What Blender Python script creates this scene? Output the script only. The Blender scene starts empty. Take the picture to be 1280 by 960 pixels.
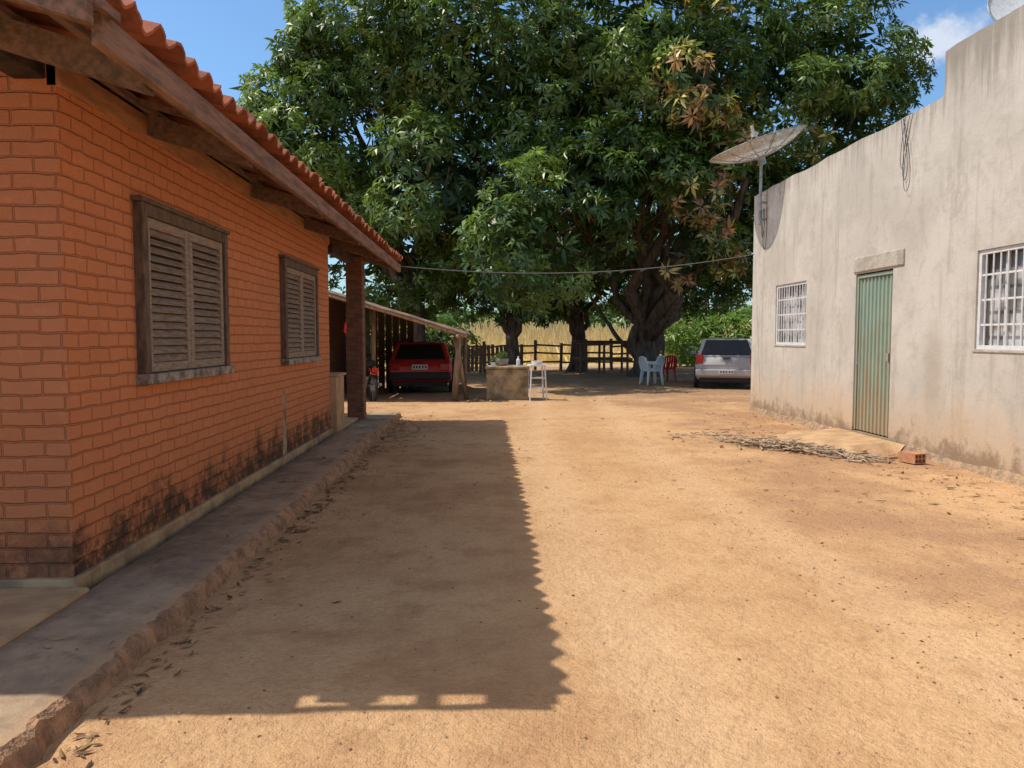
import bpy, math, numpy as np
from mathutils import Vector, Matrix, Euler, noise as mnoise
rng=np.random.default_rng(11)
scene=bpy.context.scene
scene.view_settings.view_transform='Standard'
scene.view_settings.look='None'
scene.view_settings.exposure=0
# ---------------------------------------------------------------- helpers
def nd(nt,t,ins=None,**props):
    n=nt.nodes.new(t)
    for k,v in props.items(): setattr(n,k,v)
    if ins:
        for k,v in ins.items():
            if isinstance(v,bpy.types.NodeSocket): nt.links.new(v,n.inputs[k])
            else: n.inputs[k].default_value=v
    return n
def c4(c): return (c[0],c[1],c[2],1.0)
def pos(nt): return nd(nt,'ShaderNodeTexCoord').outputs['Object']
def noise(nt,vec,scale,detail=4,rough=.55,dist=0):
    return nd(nt,'ShaderNodeTexNoise',{'Vector':vec,'Scale':scale,'Detail':detail,'Roughness':rough,'Distortion':dist}).outputs['Fac']
def mapv(nt,vec,scale=(1,1,1),loc=(0,0,0)):
    return nd(nt,'ShaderNodeMapping',{'Vector':vec,'Scale':scale,'Location':loc}).outputs['Vector']
def mixc(nt,f,a,b,blend='MIX'):
    n=nd(nt,'ShaderNodeMixRGB',blend_type=blend)
    for k,v in (('Fac',f),('Color1',a),('Color2',b)):
        if isinstance(v,bpy.types.NodeSocket): nt.links.new(v,n.inputs[k])
        else: n.inputs[k].default_value = v if k=='Fac' else c4(v)
    return n.outputs['Color']
def mth(nt,op,a,b=0.0,clamp=False):
    n=nd(nt,'ShaderNodeMath',operation=op,use_clamp=clamp)
    for i,v in enumerate((a,b)):
        if isinstance(v,bpy.types.NodeSocket): nt.links.new(v,n.inputs[i])
        else: n.inputs[i].default_value=v
    return n.outputs[0]
def rng_(nt,v,a,b,c=0.0,d=1.0):
    return nd(nt,'ShaderNodeMapRange',{'Value':v,'From Min':a,'From Max':b,'To Min':c,'To Max':d},interpolation_type='SMOOTHSTEP').outputs[0]
def sep(nt,v): 
    n=nd(nt,'ShaderNodeSeparateXYZ',{'Vector':v}); return n.outputs[0],n.outputs[1],n.outputs[2]
def comb(nt,x,y,z=0.0):
    n=nd(nt,'ShaderNodeCombineXYZ')
    for i,v in enumerate((x,y,z)):
        if isinstance(v,bpy.types.NodeSocket): nt.links.new(v,n.inputs[i])
        else: n.inputs[i].default_value=v
    return n.outputs[0]
def bump(nt,h,strength=.5,dist=.01,normal=None):
    ins={'Height':h,'Strength':strength,'Distance':dist}
    if normal is not None: ins['Normal']=normal
    return nd(nt,'ShaderNodeBump',ins).outputs[0]
def newmat(name,rough=.85,spec=.3,metal=0.0):
    m=bpy.data.materials.new(name); m.use_nodes=True
    nt=m.node_tree; b=nt.nodes['Principled BSDF']
    b.inputs['Roughness'].default_value=rough; b.inputs['Metallic'].default_value=metal
    b.inputs['Specular IOR Level'].default_value=spec
    return m,nt,b
def setc(nt,b,c):
    if isinstance(c,bpy.types.NodeSocket): nt.links.new(c,b.inputs['Base Color'])
    else: b.inputs['Base Color'].default_value=c4(c)
def simple(name,col,rough=.7,var=.25,scale=8,spec=.3,metal=0.0,bmp=.2,bd=.004,stretch=(1,1,1),col2=None):
    m,nt,b=newmat(name,rough,spec,metal)
    v=mapv(nt,pos(nt),stretch)
    n=noise(nt,v,scale,4,.65)
    c2=col2 if col2 else tuple(x*(1-var*1.6) for x in col)
    f=rng_(nt,n,.35,.68)
    setc(nt,b,mixc(nt,f,col,c2))
    if bmp>0: nt.links.new(bump(nt,noise(nt,v,scale*5,2),bmp,bd),b.inputs['Normal'])
    return m

def link(ob,parent=None):
    scene.collection.objects.link(ob)
    if parent: ob.parent=parent
    return ob
def empty(name,loc=(0,0,0),rz=0):
    e=bpy.data.objects.new(name,None); e.location=loc; e.rotation_euler=(0,0,rz); e.empty_display_size=.3
    return link(e)
class MB:
    def __init__(s): s.v=[];s.f=[];s.m=[]
    def add(s,v,f,m=0):
        o=len(s.v); s.v+= [tuple(p) for p in v]; s.f+=[tuple(i+o for i in q) for q in f]; s.m+=[m]*len(f)
    def box(s,x0,x1,y0,y1,z0,z1,m=0):
        v=[(x0,y0,z0),(x1,y0,z0),(x1,y1,z0),(x0,y1,z0),(x0,y0,z1),(x1,y0,z1),(x1,y1,z1),(x0,y1,z1)]
        s.add(v,[(0,3,2,1),(4,5,6,7),(0,1,5,4),(1,2,6,5),(2,3,7,6),(3,0,4,7)],m)
    def rbox(s,c,size,rot=(0,0,0),m=0):
        M=Euler(rot).to_matrix(); hx,hy,hz=[a/2 for a in size]
        v=[Vector(c)+M@Vector(p) for p in [(-hx,-hy,-hz),(hx,-hy,-hz),(hx,hy,-hz),(-hx,hy,-hz),(-hx,-hy,hz),(hx,-hy,hz),(hx,hy,hz),(-hx,hy,hz)]]
        s.add(v,[(0,3,2,1),(4,5,6,7),(0,1,5,4),(1,2,6,5),(2,3,7,6),(3,0,4,7)],m)
    def tube(s,pts,rad,n=8,m=0,cap=True):
        pts=[Vector(p) for p in pts]
        if not hasattr(rad,'__len__'): rad=[rad]*len(pts)
        vs=[];fs=[]; prev=None
        for i,p in enumerate(pts):
            if i==0: t=pts[1]-pts[0]
            elif i==len(pts)-1: t=pts[-1]-pts[-2]
            else: t=pts[i+1]-pts[i-1]
            t.normalize()
            if prev is None:
                a=Vector((0,0,1)) if abs(t.z)<.9 else Vector((1,0,0))
                u=t.cross(a).normalized()
            else:
                u=(prev-t*prev.dot(t)).normalized()
            prev=u; w=t.cross(u)
            for k in range(n):
                an=2*math.pi*k/n
                vs.append(p+(u*math.cos(an)+w*math.sin(an))*rad[i])
        for i in range(len(pts)-1):
            for k in range(n):
                k2=(k+1)%n
                fs.append((i*n+k,i*n+k2,(i+1)*n+k2,(i+1)*n+k))
        if cap:
            fs.append(tuple(range(n))[::-1]); fs.append(tuple((len(pts)-1)*n+k for k in range(n)))
        s.add(vs,fs,m)
    def obj(s,name,mats,parent=None,smooth=False,bevel=0,seg=2):
        me=bpy.data.meshes.new(name); me.from_pydata(s.v,[],s.f)
        if not isinstance(mats,(list,tuple)): mats=[mats]
        for m in mats: me.materials.append(m)
        me.polygons.foreach_set('material_index',s.m)
        if smooth: me.polygons.foreach_set('use_smooth',[True]*len(s.f))
        me.update()
        ob=link(bpy.data.objects.new(name,me),parent)
        if bevel>0:
            b=ob.modifiers.new('b','BEVEL'); b.width=bevel; b.segments=seg; b.limit_method='ANGLE'; b.angle_limit=math.radians(35)
        return ob
def nz(x,y,z=0): return mnoise.noise(Vector((x,y,z)))

# ---------------------------------------------------------------- materials
def ground_mat():
    m,nt,b=newmat('sandy_earth',.95,.08)
    p=pos(nt); x,y,z=sep(nt,p)
    n1=noise(nt,p,.55,4,.62); n2=noise(nt,p,3.2,5,.68); n3=noise(nt,p,38,3,.7); n4=noise(nt,p,150,1,.6); n5=noise(nt,p,11,3,.6)
    base=mixc(nt,rng_(nt,n1,.35,.65),(.68,.42,.215),(.57,.33,.16))
    base=mixc(nt,mth(nt,'MULTIPLY',rng_(nt,n2,.46,.70),.5),base,(.46,.235,.11))
    gx=mth(nt,'ADD',x,mth(nt,'MULTIPLY',mth(nt,'SUBTRACT',n1,.5),5.0))
    grav=mth(nt,'MULTIPLY',rng_(nt,gx,2.0,3.6),rng_(nt,mth(nt,'ADD',n1,mth(nt,'MULTIPLY',n2,.5)),.55,.9))
    base=mixc(nt,mth(nt,'MULTIPLY',grav,.85),base,(.42,.24,.135))
    spk=nd(nt,'ShaderNodeTexVoronoi',{'Vector':p,'Scale':48.0}).outputs['Distance']
    spm=mth(nt,'MULTIPLY',rng_(nt,spk,.22,.05),mth(nt,'ADD',mth(nt,'MULTIPLY',grav,.85),.12))
    base=mixc(nt,spm,base,(.27,.12,.06))
    xs=mth(nt,'ADD',x,mth(nt,'MULTIPLY',mth(nt,'SINE',mth(nt,'MULTIPLY',y,.22)),.35))
    for cx in (.95,2.35):
        d=mth(nt,'ABSOLUTE',mth(nt,'SUBTRACT',xs,cx))
        f=mth(nt,'MULTIPLY',rng_(nt,mth(nt,'ADD',d,mth(nt,'MULTIPLY',mth(nt,'SUBTRACT',n2,.5),.5)),.42,.05),.45)
        base=mixc(nt,f,base,(.73,.48,.27))
    shade_tint=mth(nt,'MULTIPLY',rng_(nt,x,.9,-.3),rng_(nt,mth(nt,'ADD',n1,mth(nt,'MULTIPLY',n2,.6)),.74,.98))  # house shade painted into the soil colour, patchy, stronger towards the house
    base=mixc(nt,mth(nt,'MULTIPLY',shade_tint,.5),base,(.40,.215,.11))
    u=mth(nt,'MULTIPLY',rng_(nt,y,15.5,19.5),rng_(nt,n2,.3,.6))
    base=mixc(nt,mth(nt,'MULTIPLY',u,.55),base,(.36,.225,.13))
    base=mixc(nt,rng_(nt,y,34,40),base,(.60,.48,.28))
    base=mixc(nt,mth(nt,'MULTIPLY',rng_(nt,n3,.35,.7),.28),base,(.34,.185,.095))
    base=mixc(nt,mth(nt,'MULTIPLY',rng_(nt,n4,.55,.75),.35),base,(.80,.57,.35))
    base=mixc(nt,mth(nt,'MULTIPLY',rng_(nt,n5,.56,.72),.25),base,(.42,.225,.11))
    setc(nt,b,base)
    h=mth(nt,'ADD',mth(nt,'MULTIPLY',n5,.85),mth(nt,'ADD',mth(nt,'MULTIPLY',n3,.38),mth(nt,'MULTIPLY',n4,.18)))
    nt.links.new(bump(nt,h,.9,.04),b.inputs['Normal'])
    return m
M_ground=ground_mat()

def brick_mat(name,axis,col,col2,mortar,dirt=1.0,bw=.215,rh=.080,bstr=.9,colvar=.25):
    m,nt,b=newmat(name,.75,.22)
    p=pos(nt); x,y,z=sep(nt,p)
    a = y if axis=='y' else x
    v=comb(nt,a,z,0.0)
    wob=nd(nt,'ShaderNodeTexNoise',{'Vector':p,'Scale':7.0,'Detail':3.0}).outputs['Color']
    v2=nd(nt,'ShaderNodeVectorMath',{0:v,1:nd(nt,'ShaderNodeVectorMath',{0:wob,'Scale':.028},operation='SCALE').outputs[0]},operation='ADD').outputs[0]
    bk=nd(nt,'ShaderNodeTexBrick',{'Vector':v2,'Scale':1.0,'Mortar Size':.008,'Mortar Smooth':.8,'Bias':0.0,'Brick Width':bw,'Row Height':rh,'Color1':c4(col),'Color2':c4(col2),'Mortar':c4(mortar)})
    n1=noise(nt,p,1.2,4,.6); n2=noise(nt,p,14,4,.7); n3=noise(nt,p,70,2,.7)
    c=bk.outputs['Color']
    c=mixc(nt,mth(nt,'MULTIPLY',rng_(nt,n1,.4,.7),colvar),c,tuple(q*.72 for q in col))
    c=mixc(nt,mth(nt,'MULTIPLY',rng_(nt,n2,.52,.75),.35),c,tuple(min(1,q*1.12+.05) for q in col))
    if dirt>0:
        nA=noise(nt,p,2.3,6,.72); nB=noise(nt,p,9,5,.75)
        zz=mth(nt,'ADD',z,mth(nt,'MULTIPLY',mth(nt,'SUBTRACT',nA,.5),-1.0))
        d=mth(nt,'MULTIPLY',rng_(nt,zz,.50,.28),rng_(nt,nB,.34,.56))
        c=mixc(nt,mth(nt,'MULTIPLY',d,.90*dirt),c,(.05,.038,.027))
        d3=mth(nt,'MULTIPLY',rng_(nt,zz,.34,.16),rng_(nt,nB,.28,.50))
        c=mixc(nt,mth(nt,'MULTIPLY',d3,.75*dirt),c,(.06,.043,.03))
        d2=mth(nt,'MULTIPLY',rng_(nt,z,1.0,.2),rng_(nt,n2,.42,.7))
        c=mixc(nt,mth(nt,'MULTIPLY',d2,.40),c,(.36,.17,.09))
        st=noise(nt,mapv(nt,p,(5,5,.35)),1.6,4,.7)
        c=mixc(nt,mth(nt,'MULTIPLY',rng_(nt,st,.55,.75),.22),c,(.42,.15,.065))
    setc(nt,b,c)
    h=mth(nt,'ADD',mth(nt,'MULTIPLY',bk.outputs['Fac'],-1.0),mth(nt,'ADD',mth(nt,'MULTIPLY',n2,.8),mth(nt,'MULTIPLY',n3,.35)))
    nt.links.new(bump(nt,h,bstr,.012),b.inputs['Normal'])
    return m
OR1=(.64,.235,.098);OR2=(.61,.215,.088);ORM=(.55,.185,.072)
M_brick_y=brick_mat('orange_brick_side','y',OR1,OR2,ORM)
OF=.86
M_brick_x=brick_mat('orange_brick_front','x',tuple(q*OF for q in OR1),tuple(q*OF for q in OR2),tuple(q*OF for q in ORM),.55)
M_pill=brick_mat('raw_brick_pillar','x',(.26,.12,.07),(.15,.07,.045),(.30,.22,.16),0,.16,.075,1,.4)
M_shedwall=brick_mat('shed_brick','y',(.30,.15,.09),(.22,.11,.07),(.3,.25,.2),0,.2,.09)

def plaster_mat():
    m,nt,b=newmat('stained_plaster',.9,.1)
    p=pos(nt); x,y,z=sep(nt,p)
    n1=noise(nt,p,.8,5,.62); n2=noise(nt,p,5,5,.7); n3=noise(nt,p,45,3,.7)
    st=noise(nt,mapv(nt,p,(1,2.6,.22)),1.6,5,.7)
    c=mixc(nt,rng_(nt,n1,.35,.65),(.62,.56,.475),(.52,.465,.39))
    c=mixc(nt,mth(nt,'MULTIPLY',rng_(nt,n2,.45,.72),.45),c,(.40,.345,.28))
    c=mixc(nt,mth(nt,'MULTIPLY',rng_(nt,st,.50,.70),.5),c,(.33,.29,.235))
    dr=noise(nt,mapv(nt,p,(1,5,.3)),1.5,4,.7)
    zt=mth(nt,'ADD',z,mth(nt,'MULTIPLY',mth(nt,'SUBTRACT',dr,.5),2.4))
    c=mixc(nt,mth(nt,'MULTIPLY',rng_(nt,zt,3.75,4.5),.65),c,(.22,.19,.155))
    zb=mth(nt,'ADD',z,mth(nt,'MULTIPLY',mth(nt,'SUBTRACT',n1,.5),1.3))
    c=mixc(nt,mth(nt,'MULTIPLY',rng_(nt,zb,1.0,.05),.75),c,(.56,.38,.22))
    zm=mth(nt,'ADD',z,mth(nt,'MULTIPLY',mth(nt,'SUBTRACT',n2,.5),-.9))
    c=mixc(nt,mth(nt,'MULTIPLY',rng_(nt,zm,.34,.05),.7),c,(.20,.13,.08))
    bl=nd(nt,'ShaderNodeVectorMath',{0:mapv(nt,p,(0,2.6,1.0),(0,-22.0,-1.0))},operation='LENGTH').outputs['Value']
    c=mixc(nt,mth(nt,'MULTIPLY',rng_(nt,mth(nt,'ADD',bl,mth(nt,'MULTIPLY',mth(nt,'SUBTRACT',n2,.5),1.1)),.75,.1),.45),c,(.34,.27,.19))
    vo=noise(nt,mapv(nt,p,(1,1.2,.8),(3,5,1)),1.7,6,.75,.6)
    c=mixc(nt,mth(nt,'MULTIPLY',rng_(nt,vo,.57,.63),.30),c,(.37,.325,.26))
    setc(nt,b,c)
    h=mth(nt,'ADD',mth(nt,'MULTIPLY',n2,.7),mth(nt,'MULTIPLY',n3,.25))
    nt.links.new(bump(nt,h,.55,.02),b.inputs['Normal'])
    return m
M_plaster=plaster_mat()
def walk_mat():
    m,nt,b=newmat('aged_concrete_walk',.95,.05)
    p=pos(nt); x,y,z=sep(nt,p)
    n1=noise(nt,p,1.4,6,.68); n2=noise(nt,p,9,5,.7); n3=noise(nt,p,70,3,.7)
    c=mixc(nt,rng_(nt,n1,.36,.64),(.50,.355,.225),(.28,.20,.135))
    c=mixc(nt,mth(nt,'MULTIPLY',rng_(nt,n2,.5,.72),.5),c,(.55,.40,.25))
    c=mixc(nt,mth(nt,'MULTIPLY',rng_(nt,n2,.47,.3),.55),c,(.16,.115,.085))
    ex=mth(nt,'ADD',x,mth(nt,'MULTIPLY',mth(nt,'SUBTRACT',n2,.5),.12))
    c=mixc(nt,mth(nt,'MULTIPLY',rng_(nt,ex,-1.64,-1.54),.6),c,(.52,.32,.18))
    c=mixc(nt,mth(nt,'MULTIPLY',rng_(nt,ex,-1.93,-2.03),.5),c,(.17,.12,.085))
    setc(nt,b,c)
    nt.links.new(bump(nt,mth(nt,'ADD',n2,mth(nt,'MULTIPLY',n3,.4)),.7,.015),b.inputs['Normal'])
    return m
M_walk=walk_mat()
M_kerb=simple('crumbling_kerb',(.50,.29,.165),.95,.3,9,spec=.1,bmp=.9,bd=.025,col2=(.24,.15,.095))
M_plinth=simple('plinth_cement',(.54,.37,.20),.9,.3,5,bmp=.5,bd=.01,col2=(.30,.20,.12))
M_slab=simple('tan_slab',(.57,.37,.20),.9,.3,4,spec=.1,bmp=.4,bd=.01,col2=(.40,.25,.14))
M_foot=simple('worn_footing',(.48,.32,.19),.95,.3,9,spec=.1,bmp=.9,bd=.025,col2=(.24,.17,.115))
M_tile=simple('clay_roof_tile',(.40,.12,.055),.85,.4,6,bmp=.4,bd=.006,col2=(.18,.07,.04))
M_wood=simple('weathered_wood',(.26,.155,.10),.85,.4,5,bmp=.5,bd=.006,stretch=(6,1,6),col2=(.13,.085,.06))
M_fascia=simple('fascia_wood',(.33,.175,.11),.85,.4,4,bmp=.6,bd=.008,stretch=(6,.8,6),col2=(.15,.09,.06))
M_plate=simple('ochre_beam',(.52,.25,.11),.85,.3,4,bmp=.5,bd=.006,stretch=(5,.8,5),col2=(.32,.15,.075))
M_dark=simple('dark_wood',(.08,.05,.038),.85,.4,6,bmp=.5,bd=.006)
M_frame=simple('window_frame_wood',(.18,.12,.08),.8,.4,7,bmp=.5,bd=.004,stretch=(3,3,1),col2=(.085,.058,.042))
M_slat=simple('louvre_slat_wood',(.37,.275,.20),.75,.3,9,bmp=.3,bd=.003,stretch=(3,1,6),col2=(.22,.16,.115))
M_sill=simple('sill_worn',(.42,.35,.27),.85,.4,12,bmp=.5,bd=.004,col2=(.13,.10,.08))
M_bark=simple('mango_bark',(.18,.13,.085),.95,.4,4,bmp=.9,bd=.03,stretch=(2,2,.6),col2=(.07,.05,.036))
M_log=simple('log_post',(.46,.32,.20),.9,.4,5,bmp=.7,bd=.012,stretch=(4,4,.7),col2=(.26,.175,.115))
M_conc=simple('mossy_concrete',(.44,.34,.21),.95,.4,4,bmp=.7,bd=.015,col2=(.16,.13,.075))
M_lintel=simple('lintel_cement',(.52,.46,.37),.95,.3,6,bmp=.6,bd=.012,col2=(.36,.31,.24))
M_white=simple('white_paint',(.76,.75,.72),.5,.12,20,bmp=.1,bd=.002)
M_plwhite=simple('white_plastic',(.78,.78,.76),.4,.06,20,bmp=0)
M_plred=simple('red_plastic',(.6,.03,.03),.4,.1,20,bmp=0)
M_rubber=simple('tyre_rubber',(.03,.03,.03),.8,.2,20,bmp=.2)
M_blackpl=simple('black_plastic',(.035,.035,.037),.5,.2,20,bmp=.1)
M_redpaint=simple('red_car_paint',(.60,.04,.035),.3,.15,3,spec=.5,bmp=0)
M_silver=simple('silver_car_paint',(.46,.44,.41),.35,.06,3,spec=.45,metal=0,bmp=0)
M_glass,_nt,_b=newmat('dark_glass',.08,.4); setc(_nt,_b,(.02,.022,.024))
M_tail,_nt,_b=newmat('tail_light',.15,.6); setc(_nt,_b,(.45,.015,.012))
M_hub=simple('hubcap',(.4,.4,.4),.35,.1,20,metal=.6,bmp=0)
M_plate_w=simple('licence_plate',(.7,.7,.68),.4,.1,20,bmp=0)
M_wire=simple('cable_black',(.03,.03,.03),.6,.1,20,bmp=0)
M_metal=simple('galv_metal',(.44,.43,.40),.45,.3,10,metal=.3,bmp=.1)
M_pane,_nt,_b=newmat('window_pane',.15,.4); setc(_nt,_b,mixc(_nt,rng_(_nt,noise(_nt,pos(_nt),2.6,3),.42,.58),(.58,.56,.53),(.16,.15,.14)))
M_inside=simple('dark_interior',(.05,.042,.035),.9,.2,3)
M_hollow=simple('hollow_brick_clay',(.56,.27,.14),.9,.3,14,bmp=.5,bd=.006,col2=(.38,.17,.09))
M_dry=simple('dry_palm_leaf',(.50,.37,.24),.9,.4,12,bmp=.2,bd=.003,col2=(.28,.19,.12))

def door_mat():
    m,nt,b=newmat('green_door_paint',.6,.25)
    p=pos(nt); x,y,z=sep(nt,p)
    n1=noise(nt,p,2.5,5,.7); n2=noise(nt,mapv(nt,p,(1,9,.7)),2.5,5,.75)
    c=mixc(nt,rng_(nt,n1,.35,.65),(.235,.335,.26),(.30,.365,.275))
    zb=mth(nt,'ADD',mth(nt,'MULTIPLY',z,-.10),.13)
    c=mixc(nt,mth(nt,'MULTIPLY',rng_(nt,mth(nt,'ADD',n2,zb),.47,.61),.75),c,(.36,.25,.14))
    c=mixc(nt,mth(nt,'MULTIPLY',rng_(nt,z,1.0,.1),.5),c,(.42,.30,.18))
    setc(nt,b,c); nt.links.new(bump(nt,n1,.3,.006),b.inputs['Normal'])
    return m
M_door=door_mat()
def leaf_mat(name,trans=.28,gl=.05,grough=.4):
    m=bpy.data.materials.new(name); m.use_nodes=True; nt=m.node_tree; nt.nodes.clear()
    at=nd(nt,'ShaderNodeAttribute',attribute_name='col').outputs['Color']
    df=nd(nt,'ShaderNodeBsdfDiffuse',{'Color':at})
    tr=nd(nt,'ShaderNodeBsdfTranslucent',{'Color':mixc(nt,1.0,at,(1.6,1.6,.7),'MULTIPLY')})
    mx=nd(nt,'ShaderNodeMixShader',{0:trans,1:df.outputs[0],2:tr.outputs[0]})
    last=mx
    if gl>0:
        g_=nd(nt,'ShaderNodeBsdfGlossy',{'Color':(1,.97,.85,1),'Roughness':grough})
        last=nd(nt,'ShaderNodeMixShader',{0:gl,1:mx.outputs[0],2:g_.outputs[0]})
    o=nd(nt,'ShaderNodeOutputMaterial'); nt.links.new(last.outputs[0],o.inputs['Surface'])
    return m
M_leaf=leaf_mat('mango_leaf',.27,.04,.38)
M_grassm=leaf_mat('dry_grass',.3,0)
M_litter=leaf_mat('dry_leaf',.1,0)
def meshdish_mat():
    m,nt,b=newmat('perforated_dish',.5,.4,.2); setc(nt,b,(.62,.62,.60))
    p=pos(nt)
    tr=nd(nt,'ShaderNodeBsdfTransparent')
    ck=nd(nt,'ShaderNodeTexVoronoi',{'Vector':p,'Scale':70.0}).outputs['Distance']
    f=mth(nt,'LESS_THAN',ck,.36)
    mx=nd(nt,'ShaderNodeMixShader',{0:f,1:b.outputs[0],2:tr.outputs[0]})
    nt.links.new(mx.outputs[0],nt.nodes['Material Output'].inputs['Surface'])
    return m
M_mesh=meshdish_mat()

# ---------------------------------------------------------------- ground
def gz(x,y):
    n=.018*nz(x*.7,y*.7)+.012*nz(x*2.3,y*2.3,4)+.006*nz(x*7,y*7,2)
    xs=x+.35*math.sin(y*.22)
    for cx in (.95,2.35):
        n-=.012*math.exp(-((xs-cx)/.22)**2)
    return n
xs=np.concatenate([[-900,-300,-120,-60,-40,-25,-15,-10,-7,-5],np.arange(-3.4,6.2,.06),[6.8,8,10,12,15,20,30,45,70,130,300,900]])
ys=np.concatenate([[-300,-80,-30,-12,-5,-2],np.arange(0,8,.06),np.arange(8,17,.13),np.arange(17,30,.6),[32,35,40,50,70,100,160,300,600,1500]])
vv=[];ff=[]
for j,y in enumerate(ys):
    for i,x in enumerate(xs):
        vv.append((x,y,gz(x,y) if (-12<x<20 and -6<y<36) else 0.0))
nx=len(xs)
for j in range(len(ys)-1):
    for i in range(nx-1):
        a=j*nx+i; ff.append((a,a+1,a+nx+1,a+nx))
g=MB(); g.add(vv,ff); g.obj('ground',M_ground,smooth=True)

# ---------------------------------------------------------------- orange brick house
house=empty('brick_house')
WX=-2.15; Y0=3.94; Y1=10.45
b=MB()
b.add([(WX,Y0,.02),(WX,Y1,.02),(WX,Y1,2.80),(WX,Y0,2.80)],[(0,1,2,3)],0)
for yy,fl in ((Y0,0),(Y1,1)):
    q=[(WX,yy,.02),(WX,yy,2.80),(-6,yy,3.94),(-9.85,yy,2.80),(-9.85,yy,.02)]
    b.add(q,[(0,1,2,3,4) if not fl else (4,3,2,1,0)],1)
b.add([(-9.85,Y0,.02),(-9.85,Y1,.02),(-9.85,Y1,2.80),(-9.85,Y0,2.80)],[(3,2,1,0)],0)
b.obj('walls',[M_brick_y,M_brick_x],house)
b=MB(); b.box(-10,WX+.03,Y0-.035,Y1+.03,-.05,.155); b.obj('plinth',M_plinth,house,bevel=.01)
b=MB(); b.box(WX-.05,WX+.025,Y0+.0,Y1-.002,2.655,2.79); b.obj('wall_plate',M_plate,house,bevel=.006)
EX=-1.40; EZ=2.665; SL=.30
def roof_side(name,sgn):
    L=4.62; ya=2.99; yb=12.92; per=.195; ns=9
    ncol=int((yb-ya)/per*ns)
    ysr=np.linspace(ya,yb,ncol+1)
    rows=[]
    nc=13; cl=L/nc
    jit=np.random.default_rng(3).normal(0,1,(nc+1,90))
    for c in range(nc):
        for fr in (0.0,.5,1.0):
            rows.append((c,fr))
    vv=[];ff=[]
    for c,fr in rows:
        s=c*cl+fr*cl
        for y in ysr:
            k=int((y-ya)/per)
            ph=(y-ya)/per*2*math.pi
            w=math.cos(ph)
            h=.032*(w if w>0 else w*.75)
            lift=.03*(1-fr)
            off=jit[c,k]*.006
            ex=jit[c,(k+40)%90]*.012 if (fr==0) else 0
            if c==0 and fr==0 and w<0: ex+=.010
            x=EX-s-ex
            z=EZ+SL*s+h+lift+off
            if sgn<0: x=-12-x
            vv.append((x,y,z))
    n=len(ysr)
    for r in range(len(rows)-1):
        for i in range(n-1):
            a=r*n+i; q=(a,a+n,a+n+1,a+1)
            ff.append(q if sgn<0 else q[::-1])
    m=MB(); m.add(vv,ff); ob=m.obj(name,M_tile,house,smooth=False)
    so=ob.modifiers.new('s','SOLIDIFY'); so.thickness=.014; so.offset=1
    return ob
roof_side('roof_tiles_right',1); roof_side('roof_tiles_left',-1)
m=MB(); m.tube([(-6,2.95,4.06),(-6,12.95,4.06)],.11,10); m.obj('ridge_tiles',M_tile,house)
def under(x): return EZ-.045+SL*(EX-x)
m=MB()
def slope_beam(mb,y0,y1,xa,xb,h,top=0.0,mi=0):
    za=under(xa)-top; zb=under(xb)-top
    v=[(xa,y0,za-h),(xa,y1,za-h),(xb,y1,zb-h),(xb,y0,zb-h),(xa,y0,za),(xa,y1,za),(xb,y1,zb),(xb,y0,zb)]
    mb.add(v,[(0,1,2,3),(7,6,5,4),(0,4,5,1),(1,5,6,2),(2,6,7,3),(3,7,4,0)],mi)
for y in (3.5,4.95,7.05,9.05,10.9,12.2): slope_beam(m,y-.045,y+.045,-1.50,-6,.13,.034)
for y in np.arange(3.15,12.9,.5):        slope_beam(m,y-.025,y+.025,-1.53,-6,.03,.002)
m.obj('rafters',M_wood,house)
m=MB()
for k in range(12):
    x=-1.72-k*.36; m.box(x-.02,x+.02,2.99,12.88,under(x)-.034-.002,under(x)-.004)
m.obj('battens',M_wood,house)
m=MB(); m.box(-1.485,-1.44,2.97,12.9,2.50,2.625); m.obj('fascia_board',M_fascia,house,bevel=.006)
m=MB(); slope_beam(m,2.86,2.905,-1.44,-6,.12,-.03)
gaps=[(-2.62,-2.36),(-2.28,-2.05),(-1.96,-1.72)]
segs=[]; cur=-1.40
for a_,b_ in sorted(gaps,reverse=True,key=lambda t:t[1]): segs.append((cur,b_)); cur=a_
segs.append((cur,-6))
for a_,b_ in segs: slope_beam(m,2.906,3.03,a_,b_,.035,-.02)
m.obj('barge_rafter',M_fascia,house)
m=MB(); m.box(-2.36,-2.20,2.92,Y0+.1,2.69,2.83); m.box(-6.1,-5.9,2.92,Y0+.1,3.75,3.88); m.obj('projecting_beam',M_dark,house,bevel=.008)
m=MB(); m.box(-2.22,-1.96,12.1,12.36,.05,2.68); m.obj('porch_pillar',M_pill,house,bevel=.012)
m=MB(); m.box(-2.30,-2.06,10.452,11.0,.02,.86); m.box(-2.33,-2.03,10.47,11.03,.862,.90); m.obj('low_porch_wall',M_slab,house,bevel=.01)
m=MB(); m.box(-9.8,-2.05,Y1+.035,13.0,-.05,.13); m.obj('porch_floor',M_slab,house,bevel=.01)
m=MB(); m.box(-9.8,-2.045,.5,Y0-.037,-.05,.118); m.obj('front_slab',M_slab,house,bevel=.015)
m=MB(); m.box(-2.20,-2.10,10.5,12.88,2.56,2.68); m.box(-6,-5.86,12.1,12.3,.1,3.8); m.box(-9.8,-9.6,12.1,12.3,.1,2.8);m.obj('porch_beam',M_dark,house)

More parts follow.
